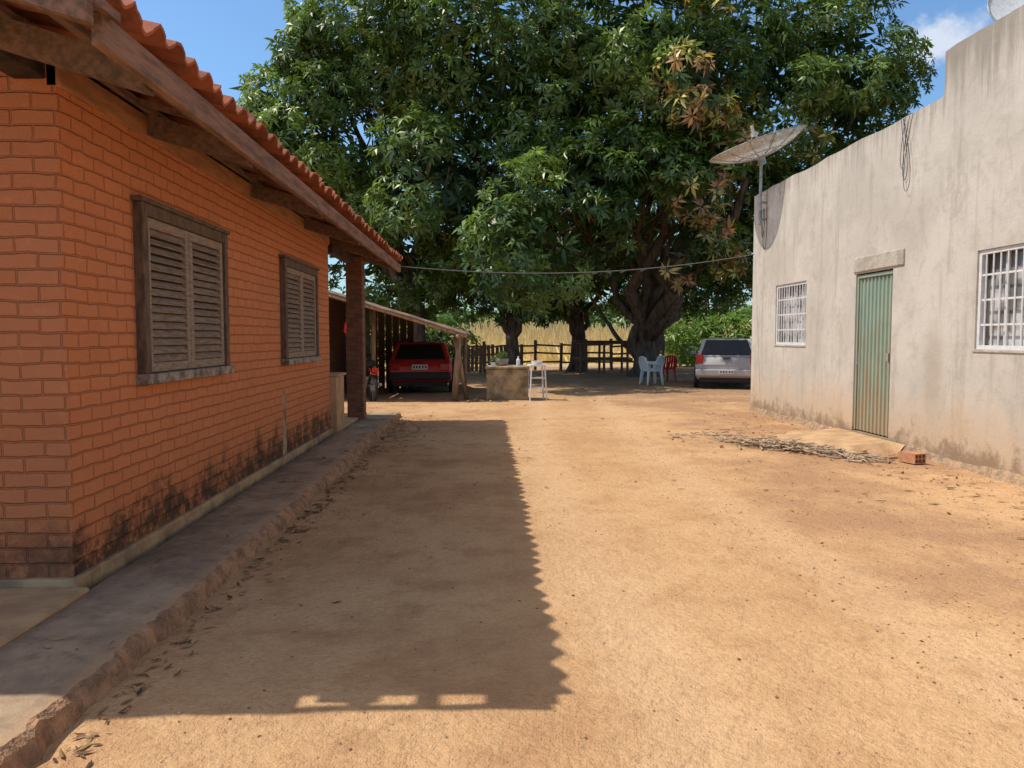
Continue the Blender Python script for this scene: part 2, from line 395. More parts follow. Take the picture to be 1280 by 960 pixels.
def louvre(name,y0,y1,z0,z1):
    e=bpy.data.objects.new(name,None); link(e,house)
    f=.075; X=WX
    m=MB()
    m.box(X-.02,X+.06,y0,y0+f,z0,z1); m.box(X-.02,X+.06,y1-f,y1,z0,z1)
    m.box(X-.02,X+.058,y0+f,y1-f,z1-f,z1)
    m.box(X-.02,X+.075,y0-.03,y1+.03,z1+.001,z1+.03)
    m.obj('frame',M_frame,e,bevel=.006)
    m=MB(); m.box(X-.02,X+.085,y0-.02,y1+.02,z0-.02,z0+.045); m.obj('sill',M_sill,e,bevel=.008)
    m=MB(); m.box(X-.02,X+.004,y0+f,y1-f,z0+.045,z1-f); m.obj('backing',M_inside,e)
    m=MB(); s=MB()
    ya,yb=y0+f+.004,y1-f-.004; mid=(ya+yb)/2; st=.06
    for a,b2 in ((ya,mid-.004),(mid+.004,yb)):
        za,zb=z0+.05,z1-f-.004
        m.box(X+.006,X+.042,a,a+st,za,zb); m.box(X+.006,X+.042,b2-st,b2,za,zb)
        m.box(X+.006,X+.040,a+st,b2-st,za,za+st); m.box(X+.006,X+.040,a+st,b2-st,zb-st,zb)
        n=int((zb-za-2*st)/.052)
        for k in range(n):
            z=za+st+(k+.5)*(zb-za-2*st)/n
            s.rbox((X+.024,(a+b2)/2,z),(.054,b2-a-2*st,.009),(0,math.radians(50+rng.normal(0,4)),math.radians(rng.normal(0,.25))))
    m.obj('shutter_frame',M_slat,e,bevel=.003); s.obj('slats',M_slat,e)
louvre('window_near',4.73,6.25,1.13,2.23)
louvre('window_far',8.0,9.55,1.13,2.23)
# crumbly cement patch low on the wall
m=MB(); N=18; vv=[];ff=[]
for i in range(N+1):
    z=.16+(.68)*i/N; hw=.07+.05*abs(nz(z*6,4))-(.05*(i/N)**2)
    c_=8.08+.03*nz(z*4,9)
    vv+=[(WX-.002,c_-hw,z),(WX+.009,c_-hw*.6,z),(WX+.009,c_+hw*.6,z),(WX-.002,c_+hw,z)]
for i in range(N):
    for k in range(3):
        a=i*4+k; ff.append((a,a+1,a+5,a+4))
m.add(vv,ff); m.obj('cement_patch',M_conc,house,smooth=True)

# sidewalk
m=MB(); vv=[];ff=[]
ysw=np.arange(-1.5,13.45,.04); cols=[-2.05,-1.9,-1.75,-1.62,-1.55,-1.52,-1.485]
for y in ysw:
    for i,x in enumerate(cols):
        e_=.03*nz(0,y*2.5)+.028*nz(3,y*9)+.012*nz(5,y*23); z=.098+.006*nz(x*2,y*2)+.004*nz(x*8,y*8)
        if i==4: z-=.006+.016*abs(nz(y*7,6))
        if i==5: z-=.03+.034*nz(y*8,2)
        if i==6: z=-.05
        vv.append((x+(e_ if i>=4 else 0),y,z))
nC=len(cols)
for j in range(len(ysw)-1):
    for i in range(nC-1):
        a=j*nC+i; ff.append((a,a+1,a+nC+1,a+nC))
m.add(vv,ff); m.m=[1 if (k%(nC-1))>=4 else 0 for k in range(len(ff))]
e0=(len(ysw)-1)*nC; m.add([vv[e0+i] for i in range(nC)]+[(c_,ysw[-1],-.05) for c_ in cols],[(i,i+1,nC+i+1,nC+i) for i in range(nC-1)],1)
m.obj('sidewalk',[M_walk,M_kerb])

# ---------------------------------------------------------------- right building
bld=empty('plastered_building')
BX=5.10; F0=14.4; TH=.18
holes=[(6.45,7.75,1.276,2.30),(9.38,10.33,.11,2.27),(11.95,13.23,1.275,2.31)]
yb_=sorted({-4.0,8.43,F0,*[h[0] for h in holes],*[h[1] for h in holes]})
zb_=sorted({-.1,4.07,4.55,*[h[2] for h in holes],*[h[3] for h in holes]})
m=MB()
def inh(y,z):
    return any(h[0]<y<h[1] and h[2]<z<h[3] for h in holes)
for j in range(len(yb_)-1):
    for k in range(len(zb_)-1):
        y0,y1,z0,z1=yb_[j],yb_[j+1],zb_[k],zb_[k+1]
        if inh((y0+y1)/2,(z0+z1)/2): continue
        if z0>=4.07 and y0>=8.43: continue
        m.add([(BX,y0,z0),(BX,y0,z1),(BX,y1,z1),(BX,y1,z0)],[(0,3,2,1)][::-1])
for h in holes:
    y0,y1,z0,z1=h; q=BX+TH
    m.add([(BX,y0,z0),(q,y0,z0),(q,y0,z1),(BX,y0,z1)],[(0,1,2,3)])
    m.add([(BX,y1,z0),(q,y1,z0),(q,y1,z1),(BX,y1,z1)],[(3,2,1,0)])
    m.add([(BX,y0,z1),(q,y0,z1),(q,y1,z1),(BX,y1,z1)],[(0,1,2,3)])
    m.add([(BX,y0,z0),(q,y0,z0),(q,y1,z0),(BX,y1,z0)],[(3,2,1,0)])
BR=13.0
m.add([(BX,F0,-.1),(BR,F0,-.1),(BR,F0,4.07),(BX,F0,4.07)],[(3,2,1,0)])
m.add([(BX,-4,-.1),(BR,-4,-.1),(BR,-4,4.55),(BX,-4,4.55)],[(0,1,2,3)])
m.add([(BR,-4,-.1),(BR,F0,-.1),(BR,F0,4.07),(BR,-4,4.07)],[(0,1,2,3)])
def cap(y0,y1,z):
    n=max(2,int((y1-y0)/.2)); 
    for i in range(n):
        a=y0+(y1-y0)*i/n; b2=y0+(y1-y0)*(i+1)/n
        za=z+.035*nz(a*1.3,7)+.012*nz(a*7,3); zb2=z+.035*nz(b2*1.3,7)+.012*nz(b2*7,3)
        m.add([(BX+.002,a,z-.03),(BX+.002,b2,z-.03),(BX+.002,b2,zb2),(BX+.002,a,za),(BX+TH,b2,zb2),(BX+TH,a,za),(BX+TH,b2,z-.6),(BX+TH,a,z-.6)],[(0,1,2,3)[::-1],(3,2,4,5)[::-1],(5,4,6,7)[::-1]])
cap(8.43,F0,4.085); cap(-4,8.43,4.565)
m.add([(BX,8.43,4.0),(BX+TH,8.43,4.0),(BX+TH,8.43,4.565),(BX,8.43,4.565)],[(0,1,2,3)])
m.obj('walls',M_plaster,bld)
m=MB(); m.box(BX+.3,BR-.1,-3.9,F0-.1,3.5,3.6); m.obj('roof_slab',M_lintel,bld)
m=MB(); m.box(BX+TH+.002,BX+2.5,5.8,F0-.4,.1,3.3); m.obj('interior',M_inside,bld)
m=MB(); m.box(BX-.022,BX+.05,9.12,10.38,2.29,2.49); m.obj('door_lintel',M_lintel,bld,bevel=.012)
m=MB(); vv=[];ff=[]
yf=np.arange(-4,F0+.05,.06)
for y in yf:
    e_=.025+.05*abs(nz(y*1.7,5))+.04*nz(y*6,1)+.02*nz(y*17,1); zt=.055+.04*nz(y*1.2,9)+.03*nz(y*7,9)
    e_=max(e_,.012)
    vv+=[(BX+.001,y,zt+.03+.02*nz(y*13,4)),(BX-e_*.6,y,zt),(BX-e_-.04,y,-.05)]
for j in range(len(yf)-1):
    for i in range(2):
        a=j*3+i; ff.append((a,a+3,a+4,a+1))
m.add(vv,ff); m.obj('footing',M_foot,bld)
def barwin(name,y0,y1,z0,z1):
    e=bpy.data.objects.new(name,None); link(e,bld)
    m=MB(); t=.045; X=BX+.02
    m.box(X,X+.05,y0+.003,y0+t,z0+.003,z1-.003); m.box(X,X+.05,y1-t,y1-.003,z0+.003,z1-.003)
    m.box(X,X+.048,y0+t,y1-t,z0+.003,z0+t); m.box(X,X+.048,y0+t,y1-t,z1-t,z1-.003)
    for k in range(1,12):
        y=y0+(y1-y0)*k/12; m.tube([(X+.01,y,z0+.03),(X+.01,y,z1-.03)],.0085,6)
    for k in (1,2,3):
        z=z0+(z1-z0)*k/4; m.box(X+.012,X+.022,y0+.03,y1-.03,z-.010,z+.010)
    m.obj('grille',M_white,e)
    m=MB(); m.box(BX+.12,BX+.13,y0+.004,y1-.004,z0+.004,z1-.004); m.obj('pane',M_pane,e)
    m=MB()
    for k in (1,2,3): 
        y=y0+(y1-y0)*k/4; m.box(BX+.095,BX+.118,y-.02,y+.02,z0+.01,z1-.01)
    m.obj('sash',M_white,e)
    m=MB(); m.box(BX-.012,BX+.02,y0-.02,y1+.02,z0-.028,z0+.001); m.obj('sill',M_lintel,e,bevel=.006)
barwin('window_near',*holes[0]); barwin('window_far',*holes[2])
m=MB(); y0,y1,z0,z1=9.38,10.33,.13,2.25; vv=[];ff=[]
prof=[]; nr=9; w=(y1-y0-.08)/nr
for k in range(nr):
    a=y0+.04+k*w
    prof+=[(a,0),(a+w*.55,0),(a+w*.65,-.022),(a+w*.9,-.022)]
prof.append((y1-.04,0))
for (y,o) in prof: vv+=[(BX+.06+o,y,z0),(BX+.06+o,y,z1-.04)]
for i in range(len(prof)-1): ff.append((2*i,2*i+1,2*i+3,2*i+2))
m.add(vv,ff)
m.box(BX+.02,BX+.075,y0+.003,y0+.04,z0,z1); m.box(BX+.02,BX+.075,y1-.04,y1-.003,z0,z1); m.box(BX+.02,BX+.072,y0+.04,y1-.04,z1-.04,z1)
m.box(BX+.022,BX+.035,y0+.1,y0+.16,1.1,1.2)
m.obj('metal_door',M_door,bld)
m=MB(); m.tube([(BX-.015,y1-.12,1.15),(BX-.02,y1-.12,1.0)],.012,6); m.obj('door_handle',M_metal,bld)
m=MB(); vv=[];ff=[]; N=14
for i in range(N+1):
    for j in range(N+1):
        u=i/N; v=j/N
        x=BX-.02-u*(1.0+.25*nz(v*4,3)); y=8.95+v*1.75+.2*nz(u*4,v*2,5)
        z=.105*(1-u)**.6+.012+.008*nz(x*5,y*5) if 0<u<1 and 0<v<1 else (-.02 if u>0 else .1)
        vv.append((x,y,z))
for i in range(N):
    for j in range(N):
        a=i*(N+1)+j; ff.append((a,a+1,a+N+2,a+N+1))
m.add(vv,ff); m.obj('door_step',M_slab,bld,smooth=True)
m=MB()
for k,(dy,w_,d_) in enumerate([(0,.14,.75),(.05,.10,.6),(-.08,.2,.9)]):
    p=[]
    for t in np.linspace(0,1,16): p.append((BX-.02-.01*k,9.15+dy+w_*math.sin(t*math.pi*2)*.6+w_*(t-.5),4.06-d_*math.sin(t*math.pi)))
    m.tube(p,.0035,5)
for dy,w_,d_ in ((0,.22,.75),(.1,.16,.5)):
    p=[(BX-.03,13.75+dy+w_*(t-.5)*2*math.sin(.4+t*2.4),3.75-d_*math.sin(t*math.pi)) for t in np.linspace(0,1,14)]
    m.tube(p,.005,5)
m.obj('loose_cables',M_wire,bld)

def dish(name,loc,R,depth,tilt,matd,pole_to=None,feed=True):
    e=empty(name)
    M=Matrix.Translation(Vector(loc))@Euler(tilt).to_matrix().to_4x4()
    m=MB(); nr=8; na=40; vv=[];ff=[]
    for i in range(nr+1):
        r=R*i/nr
        for k in range(na):
            a=2*math.pi*k/na; vv.append(M@Vector((r*math.cos(a),r*math.sin(a),depth*(i/nr)**2)))
    for i in range(nr):
        for k in range(na):
            k2=(k+1)%na; ff.append((i*na+k,i*na+k2,(i+1)*na+k2,(i+1)*na+k))
    m.add(vv,ff); m.obj('reflector',matd,e,smooth=True)
    m=MB()
    m.tube([M@Vector((R*math.cos(a),R*math.sin(a),depth)) for a in np.linspace(0,2*math.pi,41)],.012,6)
    for k in range(12):
        a=2*math.pi*k/12
        m.tube([M@Vector((R*t*math.cos(a),R*t*math.sin(a),depth*t*t-.01)) for t in np.linspace(.08,1,7)],.007,5)
    m.tube([M@Vector((R*.5*math.cos(a),R*.5*math.sin(a),depth*.25-.01)) for a in np.linspace(0,2*math.pi,31)],.006,5)
    m.tube([M@Vector((0,0,-.14)),M@Vector((0,0,.02))],.07,10)
    if feed:
        fz=R*.50
        for k in range(3):
            a=2*math.pi*k/3+.4; m.tube([M@Vector((R*.45*math.cos(a),R*.45*math.sin(a),depth*.2)),M@Vector((0,0,fz))],.005,5)
    m.obj('ribs',M_metal,e)
    if feed:
        m=MB(); m.tube([M@Vector((0,0,fz-.04)),M@Vector((0,0,fz+.03))],.055,10); m.tube([M@Vector((0,0,fz+.03)),M@Vector((0,0,fz+.16))],.03,8); m.obj('feed_horn',M_lintel,e)
    if pole_to:
        m=MB(); m.tube([M@Vector((0,0,-.1)),Vector(pole_to[0]),Vector(pole_to[1])],.028,8); 
        for z in pole_to[2]: m.box(pole_to[1][0],BX+.01,pole_to[1][1]-.03,pole_to[1][1]+.03,z-.02,z+.02)
        m.obj('pole',M_metal,e)
    return e
dish('satellite_dish',(4.97,13.75,4.66),.86,.24,(math.radians(1),math.radians(-18),0),M_mesh,[(4.98,13.75,4.5),(4.98,13.75,3.45),(3.55,3.85)])
dish('satellite_dish.001',(7.30,10.25,5.80),.50,.09,(math.radians(60),math.radians(-25),0),M_white,None,False)
m=MB(); m.tube([(7.32,10.3,3.6),(7.32,10.3,5.80)],.03,8); m.obj('mast',M_metal,bpy.data.objects['satellite_dish.001'])

m=MB(); A=Vector((-1.44,12.9,2.60)); B=Vector((5.08,14.3,2.98)); p=[]
for t in np.linspace(0,1,30):
    q=A.lerp(B,t); q.z-=.22*4*t*(1-t); p.append(q)
m.tube(p,.009,5); 
for t in (.52,.56,.6,.66,.72,.8):
    q=A.lerp(B,t); q.z-=.22*4*t*(1-t)+.02; m.rbox(q,(.09,.02,.03),(0,rng.uniform(-.5,.5),0))
m.obj('overhead_wire',simple('grey_cable',(.16,.16,.15),.6,.1,20,bmp=0))

# ---------------------------------------------------------------- trees
def make_templates(K,n=6,seed=5,L=.30,W=.065):
    r=np.random.default_rng(seed); T=[]
    for _ in range(n):
        V=np.zeros((K,4,3))
        for k in range(K):
            ph=2*math.pi*(k*.382+r.uniform(-.05,.05)); e=r.uniform(-.35,.75); l=L*r.uniform(.7,1.15)
            d=np.array([math.cos(ph),math.sin(ph),e]); d/=np.linalg.norm(d)
            s=np.array([-math.sin(ph),math.cos(ph),0])+r.normal(0,.25,3); s/=np.linalg.norm(s)
            w=W*r.uniform(.8,1.2)
            V[k,0]=d*.02; V[k,1]=d*l*.5+s*w*.5+np.array([0,0,-.02*l]); V[k,3]=d*l*.5-s*w*.5+np.array([0,0,-.02*l])
            V[k,2]=d*l+np.array([0,0,-.30*l])
        T.append(V.reshape(-1,3))
    return np.array(T)
def quads_mesh(name,V,C,mat,parent=None):
    n=len(V); me=bpy.data.meshes.new(name)
    me.vertices.add(n); me.vertices.foreach_set('co',V.astype(np.float32).ravel())
    me.loops.add(n); me.loops.foreach_set('vertex_index',np.arange(n,dtype=np.int32))
    me.polygons.add(n//4); me.polygons.foreach_set('loop_start',np.arange(0,n,4,dtype=np.int32))
    me.update(calc_edges=True)
    at=me.attributes.new('col','FLOAT_COLOR','POINT')
    cc=np.ones((n,4),np.float32); cc[:,:3]=C; at.data.foreach_set('color',cc.ravel())
    me.materials.append(mat)
    ob=link(bpy.data.objects.new(name,me),parent); return ob
def instance(T,P,Nn,S,C,cj=.25,up=.45):
    n=len(P); K4=T.shape[1]; r=rng
    zax=Nn*(1-up)+np.array([0,0,up])+r.normal(0,.28,(n,3)); zax/=np.linalg.norm(zax,axis=1,keepdims=True)
    a=r.normal(0,1,(n,3)); xax=np.cross(a,zax); xax/=np.linalg.norm(xax,axis=1,keepdims=True); yax=np.cross(zax,xax)
    t=T[r.integers(0,len(T),n)]*S[:,None,None]
    V=P[:,None,:]+t[:,:,0:1]*xax[:,None]+t[:,:,1:2]*yax[:,None]+t[:,:,2:3]*zax[:,None]
    j=np.repeat(r.uniform(1-cj,1+cj,(n,K4//4,1)),4,axis=1)
    Cc=C[:,None,:]*j
    return V.reshape(-1,3),Cc.reshape(-1,3)
TM=make_templates(9,W=.078)
DG=np.array([.058,.112,.028]); LG=np.array([.205,.305,.068]); BRN=np.array([.58,.33,.16]); YEL=np.array([.60,.53,.17])
def crown(lobes,others):
    Ps=[];Ns=[];Ss=[];Cs=[]
    for (cx,cy,cz,rx,ry,rz,bf) in lobes:
        rm=(rx+ry+rz)/3; c=np.array([cx,cy,cz]); R=np.array([rx,ry,rz])
        nsub=int(5.4*rm**2*(1.0 if bf<.5 else 1.3))
        for _ in range(nsub):
            d=rng.normal(0,1,3); d/=np.linalg.norm(d)
            if d[1]>.2 and rng.random()<.80: continue
            sc=c+d*R*rng.uniform(.66,1.04)
            skip=False
            if bf<.5:
                for o in others:
                    q=(sc-np.array(o[:3]))/np.array(o[3:6])
                    if tuple(o[:3])!=(cx,cy,cz) and np.linalg.norm(q)<.66: skip=True;break
            if skip: continue
            sr=rng.uniform(.45,1.15)*min(1.0,rm/2.6+.25)
            nr=int(80*sr**2)
            v=rng.normal(0,1,(nr,3)); v/=np.linalg.norm(v,axis=1,keepdims=True)
            v=v[(v@d>-.3)]
            v=v[(v[:,1]<.45)|(rng.random(len(v))<.4)]
            rr=rng.uniform(.7,1.06,(len(v),1))
            P=sc+v*rr*sr*np.array([1.05,1.05,.85]); P[:,2]-= .15*sr*(rng.random(len(v)))
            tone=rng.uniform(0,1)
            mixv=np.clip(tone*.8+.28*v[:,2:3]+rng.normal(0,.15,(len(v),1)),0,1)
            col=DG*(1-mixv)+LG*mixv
            if bf>0 and rng.random()<bf:
                sel=rng.random(len(v))<.62
                cb=np.where(rng.random((len(v),1))<.5,BRN,YEL)*rng.uniform(.6,1.15,(len(v),1))
                col=np.where(sel[:,None],cb,col)
            Ps.append(P);Ns.append(v*.6+d*.5);Ss.append(rng.uniform(.8,1.3,len(v)));Cs.append(col)
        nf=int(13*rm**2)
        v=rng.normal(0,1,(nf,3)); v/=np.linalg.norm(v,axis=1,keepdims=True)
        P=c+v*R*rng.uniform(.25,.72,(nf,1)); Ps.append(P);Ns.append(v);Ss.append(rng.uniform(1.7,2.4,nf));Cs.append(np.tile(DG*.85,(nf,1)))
    P=np.concatenate(Ps);Nn=np.concatenate(Ns);S=np.concatenate(Ss);C=np.concatenate(Cs)
    k=P[:,2]>1.9
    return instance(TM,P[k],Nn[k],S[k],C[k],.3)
def limb(mb,a,b,r0,r1,n=9,wob=.25,sag=0):
    a=Vector(a);b=Vector(b);p=[];L=(b-a).length; sx=rng.uniform(0,50)
    for i in range(n):
        t=i/(n-1); q=a.lerp(b,t); w=wob*math.sin(t*math.pi)*L*.25
        q+=Vector((nz(sx,t*3),nz(sx+9,t*3),0))*w*2; q.z+=math.sin(t*math.pi)*sag
        p.append(q)
    mb.tube(p,[r0+(r1-r0)*(i/(n-1))**.8 for i in range(n)],9); return p
trees=[
 dict(b=(-2.4,27.5),r=.30,fz=2.6,l=[(-6.0,27,8.0,3.2,3.4,3.2,0),(-3.6,28,4.9,3.2,3,2.7,0),(-7.6,27.5,8.8,1.9,2.2,1.8,0),(-2.9,26.5,10.9,3.2,3.6,3.6,0),(-5.4,26.4,10.9,1.8,2,1.5,0),(-2.0,31.5,3.9,3.4,2,1.6,0)]),
 dict(b=(1.0,28.5),r=.24,fz=2.3,l=[(.3,25.5,10.2,3.7,4.0,4.2,0),(1.0,20.6,4.25,1.75,1.8,1.75,0),(-1.2,24.5,6.3,2.6,2.6,2.6,0),(.9,28,5.2,3.0,2.8,2.4,0),(2.4,23.2,8.4,1.6,1.6,1.4,0),(1.2,32,3.9,2.6,2,1.5,0)]),
 dict(b=(3.7,31),r=.30,fz=2.4,l=[(4.4,25.5,10.4,3.8,4.2,4.2,.02),(3.5,22.6,5.9,2.1,2.1,1.9,0),(4.0,31,6.0,3.6,3,2.6,0),(4.6,34,4.2,3.2,2,1.6,0)]),
 dict(b=(5.8,27.3),r=.48,fz=1.3,l=[(8.2,26,10.2,3.4,3.6,4.0,.22),(6.25,22.6,6.2,1.4,1.2,1.9,.75),(6.5,23.2,4.3,1.0,1.1,1.2,.7),(8.9,28.5,5.4,2.8,2.6,2.4,.12),(5.6,26.5,7.6,2.4,2.6,2.4,.08),(5.9,22.0,9.3,1.2,1.0,2.3,.8),(6.9,22.6,8.2,.9,.9,1.3,.6),(8.2,32.5,4.4,3.0,2,1.8,0)]),
 dict(b=(11.3,28.5),r=.32,fz=2.6,l=[(11.6,26.5,10.7,2.9,3.2,3.4,.02),(11.2,28,6.6,2.8,2.8,2.6,0),(13.0,27,10.0,1.8,2.0,2.5,0),(12.9,27.5,7.3,1.6,1.8,1.5,0)]),
]
allL=[l for t in trees for l in t['l']]
for i,t in enumerate(trees):
    e=empty('mango_tree' if i==0 else 'mango_tree.%03d'%i)
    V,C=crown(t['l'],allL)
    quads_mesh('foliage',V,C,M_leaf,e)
    m=MB(); bx,by=t['b']; r=t['r']; fz=t['fz']
    pts=[(bx,by,-.2),(bx+.02,by,.05),(bx+.05,by,.35),(bx+rng.uniform(-.1,.1),by,fz*.6),(bx+rng.uniform(-.15,.15),by,fz)]
    m.tube(pts,[r*1.9,r*1.45,r*1.1,r*.95,r*.9],12)
    for l in t['l']:
        P=limb(m,pts[-1],(l[0],l[1],l[2]+l[5]*.3),r*.62,.05,10,.5,-.3 if l[2]>5 else .4)
        for _ in range(5):
            k=rng.integers(3,8); d=rng.normal(0,1,3); d/=np.linalg.norm(d)
            tgt=(l[0]+d[0]*l[3]*.8,l[1]+d[1]*l[4]*.8,l[2]+d[2]*l[5]*.6)
            limb(m,P[k],tgt,r*.22,.02,7,.5,-.1)
    if i==3:
        for dx,dy,h,rr in ((-1.3,-.5,3.6,.22),(1.1,.3,3.8,.28),(-.5,-.8,4.4,.25),(.5,-.6,4.6,.3),(-2.0,.4,2.9,.11)):
            limb(m,(bx+dx*.12,by+dy*.1,.55),(bx+dx,by+dy,h),rr,rr*.5,9,.3,-.15)
    if i in(1,2):
        for dx,h in ((-.9,3.4),(.9,3.3),(.3,3.8)): limb(m,(bx,by,1.4),(bx+dx,by-.4,h),.15,.08,7,.4,-.1)
    m.obj('trunk',M_bark,e,smooth=True)

P=[];Nn=[];S=[];C=[]
for _ in range(190):
    x=rng.uniform(-70,95); y=rng.uniform(95,140); r=rng.uniform(2.4,4.6); n=int(24*r)
    v=rng.normal(0,1,(n,3)); v/=np.linalg.norm(v,axis=1,keepdims=True)
    P.append(np.array([x,y,r*.7])+v*r*np.array([1.2,1,.8])*rng.uniform(.6,1,(n,1))); Nn.append(v); S.append(rng.uniform(4,6,n)); 
    C.append(np.tile(DG*1.2+rng.uniform(0,.4)*LG,(n,1)))
V,Cc=instance(TM,np.concatenate(P),np.concatenate(Nn),np.concatenate(S),np.concatenate(C))
quads_mesh('distant_trees',V,Cc,M_leaf)
def bush(name,blobs,col,sc=1.0,dens=60):
    P=[];Nn=[];S=[];C=[]
    for (x,y,z,r) in blobs:
        n=int(dens*r*r); v=rng.normal(0,1,(n,3)); v/=np.linalg.norm(v,axis=1,keepdims=True)
        P.append(np.array([x,y,z])+v*r*rng.uniform(.4,1.1,(n,1))); Nn.append(v); S.append(rng.uniform(.8,1.3,n)*sc); C.append(np.tile(np.array(col)*rng.uniform(.7,1.2),(n,1)))
    V,Cc=instance(TM,np.concatenate(P),np.concatenate(Nn),np.concatenate(S),np.concatenate(C)); V[:,2]=np.maximum(V[:,2],.0)
    return quads_mesh(name,V,Cc,M_leaf)
bush('shrub',[(9.4,36,1.0,1.2),(10.6,37,1.4,1.5),(12,37.5,1.5,1.6),(13.5,36,1.2,1.5)],(.16,.26,.05),1.3)
bush('shrub.001',[(9.6,40,1.4,.9),(10.4,41,1.2,1.0)],(.14,.22,.05),1.2)
bush('shrub.002',[(-3.4,34,1.0,1.6),(-1.6,35,1.0,1.3),(-6,33,1.4,2.0)],(.07,.12,.03),1.4)
n=32000
gx=rng.uniform(-28,48,n); gy=39+31*rng.random(n)**.9; gh=rng.uniform(.35,1.2,n)*(1+.3*np.sin(gx*.35+gy*.2))*(1+(gy-39)/31*1.2); w=rng.uniform(.03,.10,n)
ln=rng.normal(0,.35,(n,2))
V=np.zeros((n,4,3)); V[:,0]=np.stack([gx-w,gy,gh*0],1); V[:,1]=np.stack([gx+w,gy,gh*0],1)
V[:,2]=np.stack([gx+ln[:,0]+w*.4,gy+ln[:,1],gh],1); V[:,3]=np.stack([gx+ln[:,0]-w*.4,gy+ln[:,1],gh],1)
cb=np.array([.80,.63,.40])*rng.uniform(.75,1.12,(n,1)); C=np.repeat(cb,4,axis=0)
quads_mesh('dry_grass',V.reshape(-1,3),C,M_grassm)

# fallen leaves
def litter(name,pts,smin,smax,mat=M_litter,cols=((.24,.13,.07),(.38,.25,.13),(.15,.095,.06),(.46,.33,.18))):
    n=len(pts); V=np.zeros((n*2,4,3)); C=np.zeros((n*2,4,3)); cols=np.array(cols)
    for i,(x,y) in enumerate(pts):
        a=rng.uniform(0,6.283); L=rng.uniform(smin,smax)*(.75 if y<5 else 1); W=L*rng.uniform(.09,.16); d=np.array([math.cos(a),math.sin(a),0]); s=np.array([-d[1],d[0],0])
        z=gz(x,y) if not(-2.05<x<-1.53) else .102
        p=np.array([x,y,z+.005]); u=np.array([0,0,1]); cu=rng.uniform(.0,.18)*L; fo=rng.uniform(.1,.5)*W
        A_=p-d*L/2+u*cu*rng.random(); B_=p+d*L/2+u*cu; 
        V[2*i]=[A_,p-d*L*.15+s*W+u*fo,p+d*L*.2+s*W*.8+u*fo,B_]
        V[2*i+1]=[B_,p+d*L*.2-s*W*.8+u*fo,p-d*L*.15-s*W+u*fo,A_]
        C[2*i:2*i+2]=cols[rng.integers(len(cols))]*rng.uniform(.7,1.2)
    return quads_mesh(name,V.reshape(-1,3),C.reshape(-1,3),mat)
pts=[]
for _ in range(560): pts.append((-1.45+abs(rng.normal(0,.09)),1.9+11*rng.random()))
for _ in range(60): pts.append((rng.uniform(-2.0,-1.55),rng.uniform(2,13)))
for _ in range(110): pts.append((rng.uniform(-1.4,4.9),rng.uniform(3.0,13)))
for _ in range(320): pts.append((4.95-abs(rng.normal(0,.7)),rng.uniform(5,14)))
for _ in range(2600): pts.append((rng.uniform(-4,14),rng.uniform(15,34)))
for _ in range(200): pts.append((rng.normal(-1.2,.22),rng.normal(11.3,1.3)))
litter('fallen_leaves',pts,.03,.10)
# gravel
n=7000
px=np.where(rng.random(n)<.72,rng.uniform(1.8,5.0,n),rng.uniform(-1.45,3,n)); py=1.3+12*rng.random(n)**1.3
oc=np.array([(1,0,0),(0,1,0),(-1,0,0),(0,-1,0),(0,0,.7),(0,0,-.7)])
of=[(0,1,4),(1,2,4),(2,3,4),(3,0,4),(1,0,5),(2,1,5),(3,2,5),(0,3,5)]
m=MB()
for i in range(n):
    s=.0025+.007*rng.random()**3; 
    if rng.random()<.01: s*=1.7
    v=oc*s*rng.uniform(.6,1.3,(6,3)); a=rng.uniform(0,6.28); c_,s_=math.cos(a),math.sin(a)
    z=gz(px[i],py[i])+s*.25
    m.add([(px[i]+q[0]*c_-q[1]*s_,py[i]+q[0]*s_+q[1]*c_,z+q[2]) for q in v],of,0 if rng.random()<.6 else 1)
m.obj('gravel',[simple('pebble_red',(.34,.16,.09),.9,.3,30,bmp=0),simple('pebble_tan',(.62,.44,.28),.9,.3,30,bmp=0)])
m=MB()
for _ in range(480):
    t=rng.random(); cx=3.40+t*1.0+rng.normal(0,.13); cy=9.85-t*1.45+rng.normal(0,.17)
    L=rng.uniform(.08,.34); a=rng.normal(2.2,.9); z=gz(cx,cy)+.01+rng.random()*.09*math.exp(-((t-.45)/.4)**2)
    m.rbox((cx,cy,z),(L,rng.uniform(.008,.03),.004),(rng.normal(0,.5),rng.normal(0,.15),a))
for _ in range(90):
    cx=rng.normal(3.2,.35); cy=rng.normal(10.6,.35)
    m.rbox((cx,cy,gz(cx,cy)+.012),(rng.uniform(.05,.2),.02,.004),(rng.normal(0,.4),rng.normal(0,.1),rng.uniform(0,3)))
m.obj('dry_leaf_pile',M_dry)
m=MB()
for (x,y,s) in ((3.28,9.95,.05),(3.5,9.8,.035),(4.6,9.0,.04),(3.0,9.5,.03)):
    m.rbox((x,y,s*.5),(s*1.6,s*1.2,s),(.2,.1,x))
m.obj('brick_rubble',M_hollow,bevel=.008)
hb=empty('hollow_brick',(4.70,8.08,.012),math.radians(25))
m=MB(); W,H,L=.11,.15,.24
def hbx(x0,x1,z0,z1): m.box(x0,x1,0,L,z0,z1)
t=.011
for k in range(3): hbx(-W/2+k*(W-t)/2,-W/2+k*(W-t)/2+t,0,H)
for k in range(4):
    z=k*(H-t)/3
    hbx(-W/2+t,-t/2,z,z+t); hbx(t/2,W/2-t,z,z+t)
ob=m.obj('body',M_hollow,hb); ob.rotation_euler=(0,math.radians(90),math.radians(-10)); ob.location=(0,0,.055)

